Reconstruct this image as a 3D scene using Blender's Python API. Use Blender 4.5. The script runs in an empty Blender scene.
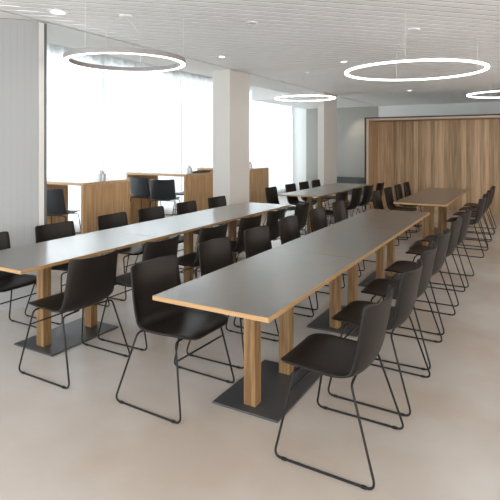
import bpy, bmesh, math, random
from mathutils import Vector, Matrix
R = math.radians
random.seed(7)
scene = bpy.context.scene
COL = scene.collection

# ------------------------------------------------------------------ materials
def new_mat(name):
    m = bpy.data.materials.new(name); m.use_nodes = True
    nt = m.node_tree; nt.nodes.clear()
    out = nt.nodes.new('ShaderNodeOutputMaterial')
    return m, nt, out

def bsdf_mat(name, col, rough=.5, spec=.5, metal=0.0, coat=0.0):
    m, nt, out = new_mat(name)
    b = nt.nodes.new('ShaderNodeBsdfPrincipled')
    b.inputs['Base Color'].default_value = (*col, 1)
    b.inputs['Roughness'].default_value = rough
    b.inputs['Specular IOR Level'].default_value = spec
    b.inputs['Metallic'].default_value = metal
    b.inputs['Coat Weight'].default_value = coat
    nt.links.new(b.outputs[0], out.inputs[0])
    return m, nt, b

def noise_color(nt, b, c1, c2, scale, detail=6, stretch=(1, 1, 1), coords='Object', lo=.35, hi=.65, rot=(0, 0, 0)):
    tc = nt.nodes.new('ShaderNodeTexCoord')
    mp = nt.nodes.new('ShaderNodeMapping'); mp.inputs['Scale'].default_value = stretch
    mp.inputs['Rotation'].default_value = rot
    nz = nt.nodes.new('ShaderNodeTexNoise'); nz.inputs['Scale'].default_value = scale
    nz.inputs['Detail'].default_value = detail
    rp = nt.nodes.new('ShaderNodeValToRGB')
    rp.color_ramp.elements[0].position = lo; rp.color_ramp.elements[0].color = (*c1, 1)
    rp.color_ramp.elements[1].position = hi; rp.color_ramp.elements[1].color = (*c2, 1)
    nt.links.new(tc.outputs[coords], mp.inputs[0]); nt.links.new(mp.outputs[0], nz.inputs['Vector'])
    nt.links.new(nz.outputs['Fac'], rp.inputs[0]); nt.links.new(rp.outputs[0], b.inputs['Base Color'])
    return rp, mp, nz

def oak(name, c1, c2, stretch, rough=.5):
    m, nt, b = bsdf_mat(name, c1, rough, .35)
    noise_color(nt, b, c1, c2, 1.0, 8, stretch)
    return m

M = {}
OAK1, OAK2 = (.165, .090, .036), (.325, .195, .085)
M['oak_z'] = oak('oak_vertical_grain', OAK1, OAK2, (45, 45, 2.5))
M['oak_x'] = oak('oak_crosswise_grain', OAK1, OAK2, (2.5, 45, 45))
M['oak_edge'] = oak('oak_plywood_edge', (.37, .215, .09), (.47, .295, .14), (3, 3, 160))
M['bar_oak_z'] = oak('bar_oak_vertical_grain', (.43, .25, .12), (.62, .40, .21), (30, 30, 1.6))
M['bar_oak_x'] = oak('bar_oak_lengthwise_grain', (.50, .33, .18), (.66, .46, .28), (1.6, 30, 30), .25)
for nd in M['bar_oak_x'].node_tree.nodes:
    if nd.type == 'BSDF_PRINCIPLED': nd.inputs['Coat Weight'].default_value = .6; nd.inputs['Coat Roughness'].default_value = .15

# vertical oak boards of the recess, each board its own tone
m, nt, b = bsdf_mat('oak_boards', (.4, .25, .14), .5, .3)
tc = nt.nodes.new('ShaderNodeTexCoord'); sp = nt.nodes.new('ShaderNodeSeparateXYZ')
nt.links.new(tc.outputs['Object'], sp.inputs[0])
ad = nt.nodes.new('ShaderNodeMath'); ad.operation = 'ADD'
nt.links.new(sp.outputs[0], ad.inputs[0]); nt.links.new(sp.outputs[1], ad.inputs[1])
dv = nt.nodes.new('ShaderNodeMath'); dv.operation = 'DIVIDE'; dv.inputs[1].default_value = .10
nt.links.new(ad.outputs[0], dv.inputs[0])
fl = nt.nodes.new('ShaderNodeMath'); fl.operation = 'FLOOR'; nt.links.new(dv.outputs[0], fl.inputs[0])
wn = nt.nodes.new('ShaderNodeTexWhiteNoise'); wn.noise_dimensions = '1D'
nt.links.new(fl.outputs[0], wn.inputs['W'])
mp = nt.nodes.new('ShaderNodeMapping'); mp.inputs['Scale'].default_value = (34, 34, 1.3)
nt.links.new(tc.outputs['Object'], mp.inputs[0])
nz = nt.nodes.new('ShaderNodeTexNoise'); nz.inputs['Scale'].default_value = 1; nz.inputs['Detail'].default_value = 8
nt.links.new(mp.outputs[0], nz.inputs['Vector'])
mx = nt.nodes.new('ShaderNodeMath'); mx.operation = 'MULTIPLY_ADD'; mx.inputs[1].default_value = .45
nt.links.new(wn.outputs['Value'], mx.inputs[0]); nt.links.new(nz.outputs['Fac'], mx.inputs[2])
rp = nt.nodes.new('ShaderNodeValToRGB')
rp.color_ramp.elements[0].position = .38; rp.color_ramp.elements[0].color = (.255, .16, .086, 1)
rp.color_ramp.elements[1].position = 1.0; rp.color_ramp.elements[1].color = (.62, .43, .265, 1)
nt.links.new(mx.outputs[0], rp.inputs[0]); nt.links.new(rp.outputs[0], b.inputs['Base Color'])
M['boards'] = m

m, nt, b = bsdf_mat('grey_laminate', (.13, .115, .105), .29, 1.0)
noise_color(nt, b, (.094, .080, .070), (.106, .092, .081), 9, 6)
b.inputs['Coat Weight'].default_value = .7; b.inputs['Coat Roughness'].default_value = .2
M['laminate'] = m
m, nt, b = bsdf_mat('black_plastic', (.0135, .0108, .0088), .40, .24)
M['shell'] = m
m, nt, b = bsdf_mat('black_plastic_window_tint', (.020, .024, .030), .36, .5)  # black shell; bluish window reflection put into the base colour
M['stool_shell'] = m
M['rod'] = bsdf_mat('black_powder_coated_steel', (.010, .010, .010), .5, .3)[0]
M['plate'] = bsdf_mat('anthracite_steel_plate', (.046, .047, .050), .36, .6)[0]
m, nt, b = bsdf_mat('polished_screed', (.5, .45, .4), .24, .5)
rp, mp, nz = noise_color(nt, b, (.455, .385, .325), (.56, .525, .49), .7, 7, lo=.38, hi=.62)
M['floor'] = m
M['slat'] = bsdf_mat('white_ceiling_slats', (.86, .86, .86), .6, .3)[0]
M['gap'] = bsdf_mat('dark_ceiling_void', (.05, .05, .05), .8, .2)[0]
M['white'] = bsdf_mat('white_paint', (.80, .80, .79), .7, .3)[0]
M['beige'] = bsdf_mat('warm_white_paint', (.70, .675, .64), .6, .3)[0]
M['grey_wall'] = bsdf_mat('grey_paint', (.37, .358, .33), .7, .3)[0]
M['dark_grey'] = bsdf_mat('dark_grey_paint', (.085, .087, .087), .6, .3)[0]
m, nt, b = bsdf_mat('blue_grey_ribbed_panel', (.325, .33, .33), .55, .4)
M['panel'] = m
M['trim_white'] = bsdf_mat('white_lacquer', (.80, .79, .78), .4, .5)[0]
M['trim_dark'] = bsdf_mat('grey_aluminium', (.16, .16, .165), .4, .5, .5)[0]
M['dark_frame'] = bsdf_mat('dark_brown_frame', (.055, .040, .030), .5, .4)[0]
M['pale_edge'] = bsdf_mat('pale_ash_edge', (.55, .45, .36), .5, .3)[0]
M['housing'] = bsdf_mat('grey_lacquered_aluminium', (.29, .275, .27), .4, .5)[0]
M['steel'] = bsdf_mat('brushed_steel', (.42, .43, .45), .3, .5, 1.0)[0]
M['glide'] = bsdf_mat('black_rubber', (.012, .012, .012), .7, .3)[0]
M['black'] = bsdf_mat('black_plastic_tray', (.03, .026, .024), .5, .4)[0]
M['wire'] = bsdf_mat('white_cable', (.8, .8, .8), .5, .4)[0]

def emit(name, col, s):
    m, nt, out = new_mat(name)
    e = nt.nodes.new('ShaderNodeEmission'); e.inputs[0].default_value = (*col, 1); e.inputs[1].default_value = s
    nt.links.new(e.outputs[0], out.inputs[0]); return m
M['glow'] = emit('lit_diffuser', (1, .97, .93), 2.2)
M['glow2'] = emit('lit_lens', (1, .98, .95), 2.0)
# sheer curtain
m, nt, out = new_mat('sheer_white_curtain')
tr = nt.nodes.new('ShaderNodeBsdfTranslucent'); tr.inputs[0].default_value = (.93, .95, .96, 1)
df = nt.nodes.new('ShaderNodeBsdfDiffuse'); df.inputs[0].default_value = (.88, .89, .90, 1)
tp = nt.nodes.new('ShaderNodeBsdfTransparent')
a = nt.nodes.new('ShaderNodeMixShader'); a.inputs[0].default_value = .35
nt.links.new(tr.outputs[0], a.inputs[1]); nt.links.new(df.outputs[0], a.inputs[2])
c = nt.nodes.new('ShaderNodeMixShader'); c.inputs[0].default_value = .12
nt.links.new(a.outputs[0], c.inputs[1]); nt.links.new(tp.outputs[0], c.inputs[2])
nt.links.new(c.outputs[0], out.inputs[0]); M['curtain'] = m
# window glass
m, nt, out = new_mat('window_glass')
tp = nt.nodes.new('ShaderNodeBsdfTransparent'); tp.inputs[0].default_value = (.96, .98, .98, 1)
gl = nt.nodes.new('ShaderNodeBsdfGlossy'); gl.inputs['Roughness'].default_value = .02
fr = nt.nodes.new('ShaderNodeFresnel'); fr.inputs[0].default_value = 1.45
a = nt.nodes.new('ShaderNodeMixShader'); nt.links.new(fr.outputs[0], a.inputs[0])
nt.links.new(tp.outputs[0], a.inputs[1]); nt.links.new(gl.outputs[0], a.inputs[2])
nt.links.new(a.outputs[0], out.inputs[0]); M['glass'] = m

# ------------------------------------------------------------------ helpers
def link_mesh(name, bm, mats, parent=None, smooth=False, loc=(0, 0, 0)):
    me = bpy.data.meshes.new(name)
    bmesh.ops.recalc_face_normals(bm, faces=bm.faces)
    bm.to_mesh(me); bm.free()
    for mt in (mats if isinstance(mats, (list, tuple)) else [mats]): me.materials.append(mt)
    if smooth:
        for p in me.polygons: p.use_smooth = True
    o = bpy.data.objects.new(name, me); COL.objects.link(o); o.location = loc
    if parent: o.parent = parent
    return o

def box(bm, x0, x1, y0, y1, z0, z1, bev=0.0, mat=0):
    r = bmesh.ops.create_cube(bm, size=1)
    vs = r['verts']
    for v in vs:
        v.co = Vector(((x0 + x1) / 2 + v.co.x * (x1 - x0), (y0 + y1) / 2 + v.co.y * (y1 - y0), (z0 + z1) / 2 + v.co.z * (z1 - z0)))
    if bev:
        es = list({e for v in vs for e in v.link_edges})
        bmesh.ops.bevel(bm, geom=es, offset=bev, segments=2, affect='EDGES', profile=.5)
    return vs

def boxobj(name, dims, mat, parent=None, bev=0.0, loc=(0, 0, 0)):
    bm = bmesh.new(); box(bm, *dims, bev=bev)
    return link_mesh(name, bm, mat, parent, loc=loc)

def fillet(pts, rad, n=5):
    pts = [Vector(p) for p in pts]; out = [pts[0]]
    for i in range(1, len(pts) - 1):
        a, b, c = pts[i - 1], pts[i], pts[i + 1]
        d1 = (a - b).normalized(); d2 = (c - b).normalized()
        ang = d1.angle(d2)
        t = min(rad / math.tan(ang / 2), (a - b).length * .45, (c - b).length * .45)
        p1, p2 = b + d1 * t, b + d2 * t
        for k in range(n + 1):
            s = k / n
            out.append((1 - s) ** 2 * p1 + 2 * s * (1 - s) * b + s * s * p2)
    out.append(pts[-1]); return out

def tube(bm, pts, r, n=8, caps=True):
    pts = [Vector(p) for p in pts]
    rings = []; up = None
    for i, p in enumerate(pts):
        t = (pts[min(i + 1, len(pts) - 1)] - pts[max(i - 1, 0)]).normalized()
        if up is None:
            up = Vector((0, 0, 1)) if abs(t.z) < .9 else Vector((1, 0, 0))
        s = t.cross(up).normalized(); up = s.cross(t).normalized()
        rings.append([bm.verts.new(p + r * (math.cos(2 * math.pi * k / n) * s + math.sin(2 * math.pi * k / n) * up)) for k in range(n)])
    for a, b in zip(rings, rings[1:]):
        for k in range(n):
            bm.faces.new((a[k], a[(k + 1) % n], b[(k + 1) % n], b[k]))
    if caps:
        bm.faces.new(rings[0][::-1]); bm.faces.new(rings[-1])

def lathe(bm, prof, n=24, mat=0):
    rings = []
    for r, z in prof:
        if r < 1e-6: rings.append([bm.verts.new((0, 0, z))])
        else: rings.append([bm.verts.new((r * math.cos(2 * math.pi * k / n), r * math.sin(2 * math.pi * k / n), z)) for k in range(n)])
    for a, b in zip(rings, rings[1:]):
        for k in range(n):
            k2 = (k + 1) % n
            f = [a[k % len(a)], a[k2 % len(a)], b[k2 % len(b)], b[k % len(b)]]
            f = list(dict.fromkeys(f))
            if len(f) > 2:
                fc = bm.faces.new(f); fc.material_index = mat

def thing(name, label, cat, loc=(0, 0, 0), rz=0.0, group=None):
    o = bpy.data.objects.new(name, None); COL.objects.link(o)
    o.empty_display_size = .1
    o.location = loc; o.rotation_euler = (0, 0, rz)
    o['label'] = label; o['category'] = cat
    if group: o['group'] = group
    return o

def struct(o):
    o['kind'] = 'structure'; return o

def dup(root, loc, rz, label, group=None, skip=()):
    r = root.copy(); COL.objects.link(r); r.location = loc; r.rotation_euler = (0, 0, rz); r['label'] = label
    if group: r['group'] = group
    for ch in list(root.children):
        if ch.name.split('.')[0] in skip: continue
        k = ch.copy(); COL.objects.link(k); k.parent = r
        for g in list(ch.children):
            if g.name.split('.')[0] in skip: continue
            d = g.copy(); COL.objects.link(d); d.parent = k
    return r

# ------------------------------------------------------------------ camera
CAM_H = 1.5825; YAW = R(29.648); FPX = 496.3; HY = 145.2
cam = bpy.data.cameras.new('camera'); co = bpy.data.objects.new('camera', cam); COL.objects.link(co)
co.location = (0, 0, CAM_H); co.rotation_euler = (R(90), 0, YAW)
cam.sensor_width = 36; cam.lens = FPX / 500 * 36; cam.shift_y = -(250 - HY) / 500
cam.clip_start = .05
scene.camera = co

H = 2.80
# ------------------------------------------------------------------ room shell
X0, X1, Y0, Y1 = -7.35, 4.0, -2.0, 15.5
struct(boxobj('floor', (X0, X1, Y0, Y1 + .2, -.1, 0), M['floor']))

# slatted ceiling: boards laid diagonally, in one mesh
EDGE = -4.2
bm = bmesh.new()
pitch, bw = .140, .114
for k in range(-170, 170):
    box(bm, -22, 22, k * pitch - bw / 2, k * pitch + bw / 2, 0, .005)
bmesh.ops.rotate(bm, verts=bm.verts, cent=(0, 0, 0), matrix=Matrix.Rotation(R(45), 3, 'Z'))
bmesh.ops.translate(bm, verts=bm.verts, vec=(0, 7, H))
for p, n in (((EDGE + .045, 0, 0), (-1, 0, 0)), ((X1, 0, 0), (1, 0, 0)), ((0, Y0, 0), (0, -1, 0)), ((0, Y1, 0), (0, 1, 0))):
    g = bmesh.ops.bisect_plane(bm, geom=bm.verts[:] + bm.edges[:] + bm.faces[:], plane_co=p, plane_no=n, clear_outer=True)
    bmesh.ops.holes_fill(bm, edges=[e for e in g['geom_cut'] if isinstance(e, bmesh.types.BMEdge)], sides=4)
ceil = struct(link_mesh('ceiling', bm, M['slat']))
struct(boxobj('ceiling_backing', (EDGE - .03, X1, Y0, Y1, H + .10, H + .14), M['gap'], ceil))
SOF = -5.0
struct(boxobj('ceiling_soffit', (SOF, EDGE, Y0, Y1, H, H + .05), M['white']))
struct(boxobj('wall_soffit', (SOF, SOF + .06, Y0, Y1, H + .05, 3.35), M['white']))
struct(boxobj('ceiling_bay', (X0, SOF, Y0, Y1, 3.35, 3.42), M['white']))
struct(boxobj('ceiling_end', (-6.6, SOF, 11.75, Y1, H, H + .05), M['white']))
struct(boxobj('wall_bay_end', (-6.6, SOF, 11.70, 11.75, H, 3.35), M['white']))

# back of the room
struct(boxobj('wall_back', (-4.2, X1, Y1, Y1 + .15, 0, 3.4), M['white']))
struct(boxobj('wall_back_white', (X0, -6.63, Y1 - .02, Y1 + .15, 0, 3.4), M['white']))
struct(boxobj('wall_back_grey', (-6.63, -4.2, Y1 - .02, Y1 + .15, 0, 3.4), M['grey_wall']))
struct(boxobj('trim_1', (-5.9, -4.3, Y1 - .14, Y1 - .02, 0, .56), M['dark_grey']))
wr = struct(boxobj('wall_right', (X1, X1 + .15, Y0, 11.5, 0, .85), M['white']))  # unseen wall; its opening is added and sized to let in fill light
struct(boxobj('wall_right', (X1, X1 + .15, 11.5, Y1, 0, H + .1), M['white'], wr))
struct(boxobj('lintel', (X1, X1 + .15, Y0, 11.5, 2.55, H + .1), M['white'], wr))

# oak-lined recess
PV0, PF, PB, PT = -3.575, 11.95, 12.77, 2.26
pr = bpy.data.objects.new('wall_recess', None); COL.objects.link(pr); struct(pr)
PR = 3.0
bm = bmesh.new()
box(bm, PV0, PV0 + .042, PF, PB + .1, 0, PT)
box(bm, PV0 + .042, PR, PF, PB + .1, PT - .032, PT)
struct(link_mesh('outer_frame', bm, M['dark_frame'], pr))
bm = bmesh.new()
box(bm, PV0 + .042, PV0 + .095, PF + .005, PF + .03, 0, PT - .032)
box(bm, PV0 + .095, PR, PF + .005, PF + .03, PT - .075, PT - .032)
struct(link_mesh('front_edge', bm, M['pale_edge'], pr))
bm = bmesh.new()
box(bm, PV0 + .042, PV0 + .0945, PF + .03, PB, 0, PT - .032)
box(bm, PV0 + .0945, PR, PF + .03, PB, PT - .0745, PT - .032)
struct(link_mesh('inner_lining', bm, M['boards'], pr))
struct(boxobj('back_panel', (PV0 + .0945, PR, PB, PB + .04, 0, PT - .0745), M['boards'], pr))

# ribbed wall panel beside the camera's left edge, turned 45 degrees
ang = R(-135 + 4)
bm = bmesh.new()
prof = []
L = 2.2; n = 36
for k in range(n):
    s0 = k * L / n; w = L / n
    prof += [(s0 + .004, 0), (s0 + w * .93, 0), (s0 + w * .94, .0009), (s0 + w, .0009)]
top = []; bot = []
pts = prof + [(L, .14), (0.004, .14)]
for s, d in pts:
    bot.append(bm.verts.new((s, d, 0))); top.append(bm.verts.new((s, d, H - .004)))
for i in range(len(pts)):
    j = (i + 1) % len(pts)
    bm.faces.new((bot[i], bot[j], top[j], top[i]))
bm.faces.new(top); bm.faces.new(bot[::-1])
WL = Vector((-4.2, 3.195, 0))
o = struct(link_mesh('wall_left', bm, M['panel'])); o.location = WL
o.rotation_euler = (0, 0, ang)
o.scale = (1, -1, 1)
bm = bmesh.new(); box(bm, -4.33, -4.20, 3.20, 3.26, 0, H - .012)
struct(link_mesh('trim_2', bm, M['trim_white']))
bm = bmesh.new(); box(bm, -4.33, -4.198, 3.26, 3.29, 0, H - .012)
struct(link_mesh('trim_3', bm, M['trim_dark']))

# columns: two skins, window-lit face paint and the warm room face are the same paint
for (v1, v0, u0, u1) in ((-4.2, -4.53, 6.73, 7.36), (-4.2, -4.36, 10.85, 11.72)):
    bm = bmesh.new(); box(bm, v0, v1, u0, u1, 0, H - .001, bev=.008)
    struct(link_mesh('column', bm, M['beige']))

# window wall with three large glazed openings
wl = struct(boxobj('wall_window', (X0, X0 + .12, Y0, Y1, 0, .12), M['white']))
struct(boxobj('lintel', (X0, X0 + .12, Y0, Y1, 3.2, 3.35), M['white'], wl))
wy = [-2.0, 2.4, 6.8, 11.2, 15.5]
for i in range(4):
    a, b_ = wy[i], wy[i + 1]
    bm = bmesh.new()
    box(bm, X0 + .02, X0 + .10, a, a + .07, .12, 3.2); box(bm, X0 + .02, X0 + .10, b_ - .07, b_, .12, 3.2)
    box(bm, X0 + .02, X0 + .10, a + .07, b_ - .07, .12, .19); box(bm, X0 + .02, X0 + .10, a + .07, b_ - .07, 3.13, 3.2)
    mid = (a + b_) / 2
    box(bm, X0 + .02, X0 + .10, mid - .035, mid + .035, .19, 3.13)
    w = struct(link_mesh('window_%d' % (i + 1), bm, M['trim_white']))
    for (p, q) in ((a + .07, mid - .035), (mid + .035, b_ - .07)):
        struct(boxobj('pane', (X0 + .055, X0 + .063, p, q, .19, 3.13), M['glass'], w))

# curtains
def curtain(y0, y1, label, amp=.055, seed=1):
    rnd = random.Random(seed)
    bm = bmesh.new(); n = int((y1 - y0) / .03)
    ph = 0; cols = []
    for k in range(n + 1):
        y = y0 + (y1 - y0) * k / n
        ph += .9 + .5 * rnd.random()
        x = -7.06 + amp * (math.sin(ph * .55) + .4 * math.sin(ph * .17 + 1))
        cols.append((x, y))
    zs = [.03, .8, 1.6, 2.4, 3.3]
    grid = [[bm.verts.new((x + .006 * math.sin(y * 3 + z), y, z)) for (x, y) in [(-7.06 + (cx + 7.06) * (.35 if z > 3 else 1), cy) for cx, cy in cols]] for z in zs]
    for r0, r1 in zip(grid, grid[1:]):
        for k in range(n):
            bm.faces.new((r0[k], r0[k + 1], r1[k + 1], r1[k]))
    o = link_mesh('curtain', bm, M['curtain'], smooth=True)
    o['label'] = label; o['category'] = 'curtain'; o['group'] = 'sheer curtains along the window wall'
    return o
curtain(-1.6, 5.2, 'sheer white curtain in the window bay left of the nearest high counter', seed=2)
curtain(5.205, 9.145, 'sheer white curtain behind the first and second high counters', seed=3)
curtain(9.15, 15.3, 'sheer white curtain behind the farthest high counter and far column', seed=4)
struct(boxobj('trim_4', (-7.10, -7.02, Y0 + .3, Y1 - .1, 3.30, 3.35), M['white']))

# ------------------------------------------------------------------ chairs
def catmull(P, n):
    out = []
    for i in range(len(P) - 1):
        p0 = P[max(i - 1, 0)]; p1 = P[i]; p2 = P[i + 1]; p3 = P[min(i + 2, len(P) - 1)]
        for k in range(n):
            t = k / n
            out.append([.5 * (2 * b + (c - a) * t + (2 * a - 5 * b + 4 * c - d) * t * t + (3 * b - a - 3 * c + d) * t ** 3) for a, b, c, d in zip(p0, p1, p2, p3)])
    out.append(list(P[-1])); return out

# y, z, half width, edge lift towards the sitter
PROFILE = [(.279, .446, .130, .001), (.275, .450, .166, .002), (.260, .456, .198, .003), (.225, .460, .219, .006), (.15, .457, .233, .010),
           (.06, .447, .236, .014), (-.03, .440, .236, .020), (-.090, .439, .234, .028), (-.137, .452, .231, .036), (-.170, .488, .229, .044),
           (-.194, .553, .228, .049), (-.213, .640, .226, .052), (-.230, .725, .223, .056), (-.2415, .783, .220, .058), (-.2455, .804, .216, .058), (-.247, .812, .204, .052), (-.2475, .815, .182, .042)]
def shell_bm(dz=0.0, th=.011):
    rows = catmull(PROFILE, 3); nc = 16
    bm = bmesh.new(); A = []; B = []
    for i, (y, z, hw, k) in enumerate(rows):
        j0, j1 = max(i - 1, 0), min(i + 1, len(rows) - 1)
        ty, tz = rows[j1][0] - rows[j0][0], rows[j1][1] - rows[j0][1]
        l = math.hypot(ty, tz) or 1
        if i < 4: ty, tz, l = -1, .05, 1
        if i > len(rows) - 8: ty, tz, l = -.17, .985, 1
        ny, nz = tz / l, -ty / l            # towards the sitter
        ra, rb = [], []
        for c in range(nc + 1):
            x = -1 + 2 * c / nc
            off = k * (.55 * x * x + .45 * x ** 4)
            ra.append(bm.verts.new((hw * x, y + ny * (off + th / 2), z + nz * (off + th / 2) + dz)))
            rb.append(bm.verts.new((hw * x, y + ny * (off - th / 2), z + nz * (off - th / 2) + dz)))
        A.append(ra); B.append(rb)
    n = len(rows)
    for i in range(n - 1):
        for c in range(nc):
            bm.faces.new((A[i][c], A[i][c + 1], A[i + 1][c + 1], A[i + 1][c]))
            bm.faces.new((B[i][c], B[i + 1][c], B[i + 1][c + 1], B[i][c + 1]))
        for c in (0, nc):
            bm.faces.new((A[i][c], A[i + 1][c], B[i + 1][c], B[i][c]))
    for c in range(nc):
        for i in (0, n - 1):
            bm.faces.new((A[i][c], A[i][c + 1], B[i][c + 1], B[i][c]))
    return bm

def make_chair(name, label, cat, dz, mat, footrest=False):
    t = thing(name, label, cat)
    link_mesh('seat_shell', shell_bm(dz), mat, t, smooth=True)
    zt = .430 + dz; r = .0062
    for s in (-1, 1):
        pts = [(s * .07, .165, zt), (s * .222, .175, zt), (s * .280, .262, r), (s * .280, -.262, r), (s * .222, -.125, zt + .002), (s * .07, -.105, zt)]
        bm = bmesh.new(); tube(bm, fillet(pts, .035, 6), r, 8)
        lg = link_mesh('sled_leg', bm, M['rod'], t, smooth=True)
        for yy in (.205, -.205):
            bm = bmesh.new(); box(bm, s * .280 - .0072, s * .280 + .0072, yy - .013, yy + .013, 0, .0128, bev=.002)
            link_mesh('glide', bm, M['glide'], lg)
    # stretcher between the two front legs
    def on_leg(z, s, yt=.175, yb=.262):
        f = (z - r) / (zt - r); return (s * (.280 + (.222 - .280) * f), yb + (yt - yb) * f, z)
    zb = .33 if not footrest else .30
    bm = bmesh.new(); tube(bm, [on_leg(zb, -1), on_leg(zb, 1)], r * .9, 8)
    link_mesh('stretcher' if not footrest else 'footrest', bm, M['rod'], t, smooth=True)
    bm = bmesh.new(); box(bm, -.085, .085, -.085, .17, zt - .006, zt + .003, bev=.002)
    link_mesh('mounting_plate', bm, M['rod'], t)
    return t

RT_V0, RT_V1 = -1.849, -1.1165          # right run of tables
LT_V0, LT_V1 = -3.712, -2.980           # left run
CT_V0, CT_V1 = -3.792, -3.060           # back run by the windows
FT_V0, FT_V1 = -1.789, -1.0567          # back run by the oak recess
ORD6 = ['nearest', 'second', 'third', 'fourth', 'fifth', 'sixth and farthest']
ORD4 = ['nearest', 'second', 'third', 'fourth and farthest']
proto = None
def place_chairs(specs, side_facing, text, group, ords, far=False):
    """specs: (v of back top, u)"""
    global proto
    for i, (v, u) in enumerate(specs):
        rz = R(90) if side_facing < 0 else R(-90)      # local +y faces -v or +v
        rz += R(random.uniform(-2.0, 2.0))
        x = v - .192 if side_facing < 0 else v + .192
        lab = text % ords[i]
        if proto is None:
            proto = make_chair('shell_chair', lab, 'chair', 0, M['shell']); proto['group'] = group
            proto.location = (x, u, 0); proto.rotation_euler = (0, 0, rz)
        else:
            dup(proto, (x, u, 0), rz, lab, group, skip=('glide',) if far or i > 3 else ())
place_chairs([(-.685, 2.53), (-.67, 3.25), (-.685, 3.92), (-.69, 4.66), (-.69, 5.50), (-.675, 6.25)], -1,
             '%s black sled-base chair on the gangway side of the front right tables', 'chairs along the right side of the front right tables', ORD6)
place_chairs([(-2.17, 2.53), (-2.21, 3.30), (-2.20, 3.97), (-2.23, 4.72), (-2.24, 5.55), (-2.27, 6.40)], 1,
             '%s black sled-base chair on the left side of the front right tables', 'chairs along the left side of the front right tables', ORD6)
place_chairs([(-2.665, 2.49), (-2.64, 3.19), (-2.64, 3.96), (-2.64, 4.68), (-2.645, 5.30), (-2.64, 6.05)], -1,
             '%s black sled-base chair on the right side of the pale left tables', 'chairs along the right side of the left tables', ORD6)
place_chairs([(-4.035, 2.54), (-4.035, 3.25), (-4.04, 4.02), (-4.04, 4.65), (-4.035, 5.36), (-4.04, 6.10)], 1,
             '%s black sled-base chair on the window side of the pale left tables', 'chairs along the window side of the left tables', ORD6)
place_chairs([(-.645, 7.95), (-.65, 8.75), (-.65, 9.45), (-.65, 10.15)], -1,
             '%s black chair right of the back table by the oak recess', 'chairs right of the back table by the oak recess', ORD4, True)
place_chairs([(-2.26, 8.20), (-2.25, 8.95), (-2.25, 9.70), (-2.24, 10.38)], 1,
             '%s black chair left of the back table by the oak recess', 'chairs left of the back table by the oak recess', ORD4, True)
place_chairs([(-2.72, 7.85), (-2.73, 8.70), (-2.72, 9.40), (-2.70, 10.14)], -1,
             '%s black chair right of the back table by the far column', 'chairs right of the back table by the far column', ORD4, True)
place_chairs([(-4.12, 8.00), (-4.13, 8.85), (-4.13, 9.50), (-4.12, 10.14)], 1,
             '%s black chair window side of the back table by far column', 'chairs on the window side of the back table', ORD4, True)

# ------------------------------------------------------------------ long tables
W = .7325; TH = .74
def make_table(label, L):
    t = thing('dining_table', label, 'table')
    # slab: oak edge with the laminate let in on top
    bm = bmesh.new()
    hw, hl = W / 2, L / 2 - .0012
    z0, z1 = TH - .024, TH
    lo = [(-hw, -hl), (hw, -hl), (hw, hl), (-hw, hl)]
    e = .002
    v0 = [bm.verts.new((x, y, z0)) for x, y in lo]
    v1 = [bm.verts.new((x, y, z1 - e)) for x, y in lo]
    v2 = [bm.verts.new((x - math.copysign(e, x), y - math.copysign(e, y), z1)) for x, y in lo]
    v3 = [bm.verts.new((x - math.copysign(.004, x), y - math.copysign(.0022, y), z1)) for x, y in lo]
    bm.faces.new(v0[::-1])
    for a_, b_ in ((v0, v1), (v1, v2), (v2, v3)):
        for k in range(4):
            bm.faces.new((a_[k], a_[(k + 1) % 4], b_[(k + 1) % 4], b_[k]))
    f = bm.faces.new(v3); f.material_index = 1
    link_mesh('tabletop', bm, [M['oak_edge'], M['laminate']], t)
    for s in (-1, 1):
        boxobj('leg', (-.04, .04, s * .239 - .038, s * .239 + .038, .012, TH - .024), M['oak_z'], t, bev=.003)
    boxobj('base_plate', (-.225, .225, -.345, .345, 0, .012), M['plate'], t, bev=.003)
    return t

def run(v0, v1, u0, n, L, labels, group, base=None):
    for i in range(n):
        loc = ((v0 + v1) / 2, u0 + L * (i + .5), 0)
        if base is None:
            base = make_table(labels[i], L); base.location = loc; base['group'] = group
        else:
            dup(base, loc, 0, labels[i], group)
    return base
LM = 1.461
b1 = run(RT_V0, RT_V1, 2.144, 3, LM, ['nearest grey-topped oak table of the front right row, corner towards the viewer',
     'middle grey-topped oak table of the front right row', 'farthest grey-topped oak table of the front right row'], 'tables of the front right row')
run(LT_V0, LT_V1, 2.129, 3, LM * .967, ['nearest table of the left row, its pale sheen top cut by the photo edge',
     'middle table of the left row, top pale with window glare', 'farthest table of the left row, ending near the middle column'], 'tables of the left row')
run(CT_V0, CT_V1, 7.67, 2, LM, ['near half of the back table row by the far column', 'far half of the back table row by the far column'], 'tables by the far column', b1)
run(FT_V0, FT_V1, 7.43, 2, LM, ['near half of the back table row facing the oak recess', 'far half of the back table row closest to the oak recess'], 'tables by the oak recess', b1)

# ------------------------------------------------------------------ high counters by the window
BH = 1.055
def make_bar(label, loc, L, Wd):
    t = thing('high_table', label, 'high table', loc, 0, 'oak high tables along the window')
    boxobj('top', (-L, 0, 0, Wd, BH - .045, BH), M['bar_oak_x'], t, bev=.003)
    boxobj('end_panel', (-.05, -.001, .001, Wd - .001, 0, BH - .045), M['bar_oak_z'], t, bev=.002)
    boxobj('end_panel', (-L + .001, -L + .05, .001, Wd - .001, 0, BH - .045), M['bar_oak_z'], t, bev=.002)
    return t
BV = -5.45
bars = [4.87, 7.23, 9.58]; bl = 1.45
make_bar('oak high table nearest the viewer, right of the ribbed wall', (BV, bars[0], 0), bl, .93)
make_bar('oak high table in the middle, left of the middle column', (BV, bars[1], 0), bl, .9)
make_bar('oak high table farthest back, right of the middle column', (BV, bars[2], 0), bl, .9)

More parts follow.
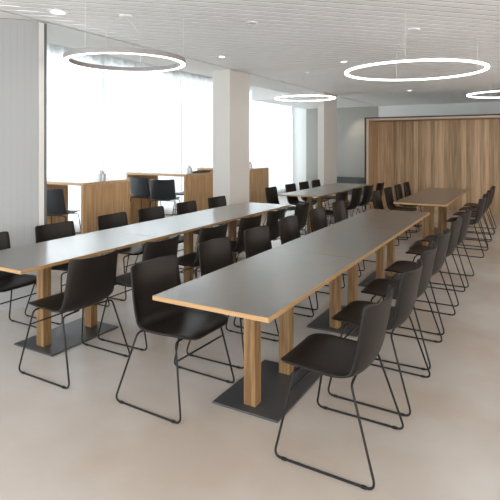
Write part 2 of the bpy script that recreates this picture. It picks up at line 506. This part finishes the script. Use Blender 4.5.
stool = None
def put_stool(v, u, rz, label):
    global stool
    if stool is None:
        stool = make_chair('bar_stool', label, 'stool', .16, M['stool_shell'], True); stool['group'] = 'high stools at the oak high tables'
        stool.location = (v, u, 0); stool.rotation_euler = (0, 0, rz)
    else:
        dup(stool, (v, u, 0), rz, label, skip=('glide',))
put_stool(-5.90, 4.80, R(16), 'dark high stool at the near side of the nearest oak high table')
put_stool(-5.86, 5.72, R(184), 'dark high stool on the far side of the nearest oak high table')
put_stool(-6.42, 7.22, R(4), 'left dark high stool on the near side of the middle oak high table')
put_stool(-5.76, 7.02, R(24), 'right dark high stool on the near side of the middle oak high table')
put_stool(-6.0, 8.1, R(183), 'dark high stool on the far side of the middle oak high table')

def canister(loc, label):
    t = thing('canister', label, 'canister', loc, 0, 'metal canisters on the high tables')
    bm = bmesh.new(); lathe(bm, [(0, 0), (.054, 0), (.056, .004), (.054, .105), (.051, .105), (.051, .01), (0, .01)])
    link_mesh('cup', bm, M['steel'], t, smooth=False)
    bm = bmesh.new()
    for k, (dx, dy) in enumerate(((.022, .008), (-.024, .006), (.002, -.025), (-.004, .028), (.008, .0), (-.010, -.012))):
        box(bm, dx - .009, dx + .009, dy - .002, dy + .002, .012, .138 + .012 * (k % 3), bev=.0015)
    link_mesh('cutlery', bm, M['steel'], t)
    return t
canister((BV - .09, 5.30, BH), 'small grey metal canister of cutlery on the nearest oak high table')
canister((BV - .12, 7.50, BH), 'small grey metal canister on the middle oak high table')
canister((BV - .12, 9.78, BH), 'small grey metal canister on the farthest oak high table')
bm = bmesh.new(); box(bm, -.12, .12, -.19, .19, 0, .012, bev=.004)
for (a_, b_, c_, d_) in ((-.12, .12, -.19, -.178), (-.12, .12, .178, .19), (-.12, -.108, -.178, .178), (.108, .12, -.178, .178)):
    box(bm, a_, b_, c_, d_, .010, .026, bev=.003)
o = link_mesh('serving_tray', bm, M['black'], loc=(BV - .14, 7.86, BH))
o['label'] = 'flat dark tray lying beside the canister on the middle oak high table'; o['category'] = 'tray'

# ------------------------------------------------------------------ ring lamps
def ring_lamp(c, rad, z, label, outer=False, canopy=(0, 0)):
    t = thing('ring_lamp', label, 'ceiling lamp', (c[0], c[1], z), 0, 'ring pendant lamps')
    n = 72; w = .045; h = .048
    if outer: w, h = .034, .027
    def ringbm(prof):
        bm = bmesh.new(); rings = []
        for k in range(n):
            a_ = 2 * math.pi * k / n
            rings.append([bm.verts.new((r * math.cos(a_), r * math.sin(a_), zz)) for r, zz in prof])
        for k in range(n):
            p, q = rings[k], rings[(k + 1) % n]
            for i in range(len(prof)):
                j = (i + 1) % len(prof)
                bm.faces.new((p[i], q[i], q[j], p[j]))
        return bm
    ri, ro = rad - w, rad
    if outer:
        link_mesh('housing', ringbm([(ri, h), (ro, h), (ro, h * .62), (ri, h * .62)]), M['housing'], t)
        link_mesh('diffuser', ringbm([(ri, h * .62), (ro, h * .62), (ro, .002), (ro - .004, 0), (ri + .004, 0), (ri, .002)]), M['glow'], t)
    else:
        link_mesh('housing', ringbm([(ri, h), (ro, h), (ro, .004), (ri, .004)]), M['housing'], t)
        link_mesh('diffuser', ringbm([(ri + .002, .004), (ro - .002, .004), (ro - .004, 0), (ri + .004, 0)]), M['glow'], t)
    top = H - z
    for k in range(3):
        a_ = R(35 + 120 * k); rr = rad - w / 2
        bm = bmesh.new(); tube(bm, [(rr * math.cos(a_), rr * math.sin(a_), h), (rr * math.cos(a_), rr * math.sin(a_), top)], .0016, 6)
        link_mesh('suspension_wire', bm, M['wire'], t)
    bm = bmesh.new(); lathe(bm, [(0, top - .018), (.055, top - .018), (.06, top - .012), (.06, top), (0, top)], 28)
    o = link_mesh('canopy', bm, M['trim_white'], t); o.location = (canopy[0], canopy[1], 0)
    rr = rad - w / 2                                   # cable droops from the canopy, then drops to the rim
    d = Vector((rr * math.cos(R(118)), rr * math.sin(R(118)), 0))
    c0 = Vector((canopy[0], canopy[1], 0))
    pts = [c0 + Vector((0, 0, top - .02)), c0 * .5 + d * .5 + Vector((0, 0, top - .03)), d + Vector((0, 0, top - .08)), d + Vector((0, 0, h))]
    bm = bmesh.new(); tube(bm, fillet(pts, .12, 8), .003, 6); link_mesh('power_cable', bm, M['wire'], t)
    return t
ring_lamp((-3.317, 3.474), .555, CAM_H + .765, 'grey ring pendant lamp over the left tables near the ribbed wall')
ring_lamp((-1.079, 5.369), .715, CAM_H + .765, 'largest bright ring pendant lamp above the front right tables', True)
ring_lamp((-3.306, 7.668), .505, CAM_H + .775, 'thin ring pendant lamp in front of the far column', True)
ring_lamp((-.33, 8.58), .58, CAM_H + .775, 'ring pendant lamp at the right edge of the photo, before the oak recess', True)

# recessed downlights
def downlight(v, u, r, label, lit=True):
    t = thing('downlight', label, 'downlight', (v, u, H - .012), 0, 'recessed downlights')
    bm = bmesh.new(); lathe(bm, [(r * .72, .006), (r * .75, 0), (r, .002), (r, .012), (r * .72, .012), (r * .72, .006)], 24)
    link_mesh('trim_ring', bm, M['trim_white'], t)
    bm = bmesh.new(); lathe(bm, [(0, .004), (r * .72, .006), (r * .72, .011), (0, .011)], 24)
    link_mesh('lens', bm, M['glow2'] if lit else M['steel'], t)
downlight(-3.75, 3.06, .088, 'bright recessed downlight above the ribbed wall')
downlight(-2.42, 4.29, .055, 'recessed downlight in the slats between the two nearest ring lamps', False)
downlight(-3.70, 5.72, .06, 'recessed downlight in front of the middle column', True)
downlight(-2.38, 6.93, .06, 'recessed downlight left of the largest ring lamp', True)
downlight(-1.13, 7.36, .09, 'recessed downlight seen above the far rim of the largest ring lamp', True)
downlight(-2.36, 11.3, .07, 'recessed downlight below the largest ring lamp, towards the oak recess', True)

# ------------------------------------------------------------------ light
wd = bpy.data.worlds.new('world'); scene.world = wd; wd.use_nodes = True
wnt = wd.node_tree
bg = wnt.nodes['Background']; bg.inputs[1].default_value = 1.75
wtc = wnt.nodes.new('ShaderNodeTexCoord')
wmr = wnt.nodes.new('ShaderNodeMapRange'); wmr.inputs[1].default_value = -1; wmr.inputs[2].default_value = 1
wdt = wnt.nodes.new('ShaderNodeVectorMath'); wdt.operation = 'DOT_PRODUCT'; wdt.inputs[1].default_value = (.85, .55, 0)
wnt.links.new(wtc.outputs['Generated'], wdt.inputs[0]); wnt.links.new(wdt.outputs['Value'], wmr.inputs[0])
wrp = wnt.nodes.new('ShaderNodeValToRGB')
wrp.color_ramp.elements[0].color = (.90, .97, 1.03, 1); wrp.color_ramp.elements[1].color = (.82, .745, .67, 1)
wnt.links.new(wmr.outputs[0], wrp.inputs[0]); wnt.links.new(wrp.outputs[0], bg.inputs[0])
def area(name, loc, rot, sx, sy, p, col=(1, 1, 1)):
    l = bpy.data.lights.new(name, 'AREA'); l.shape = 'RECTANGLE'; l.size = sx; l.size_y = sy; l.energy = p; l.color = col
    o = bpy.data.objects.new(name, l); COL.objects.link(o); o.location = loc; o.rotation_euler = rot
    return o
for i in range(4):
    mid = (wy[i] + wy[i + 1]) / 2
    area('daylight', (-8.6, mid, 1.8), (0, R(-90), 0), 3.4, 4.4, 50, (.95, .98, 1))

sl = bpy.data.lights.new('wall_washer', 'SPOT'); sl.energy = 12; sl.spot_size = R(60); sl.spot_blend = .8; sl.color = (1, .88, .7); sl.shadow_soft_size = .05
so = bpy.data.objects.new('wall_washer', sl); COL.objects.link(so); so.location = (-4.75, 14.7, H - .05)
so.rotation_euler = Vector((0, .78, -.95)).to_track_quat('-Z', 'Y').to_euler()
scene.view_settings.view_transform = 'Standard'; scene.view_settings.look = 'None'
scene.view_settings.gamma = 1; scene.view_settings.use_curve_mapping = False
scene.view_settings.exposure = 1.42
scene.cycles.use_denoising = True
scene.cycles.max_bounces = 10; scene.cycles.diffuse_bounces = 6; scene.cycles.transparent_max_bounces = 12
scene.cycles.caustics_reflective = False; scene.cycles.caustics_refractive = False
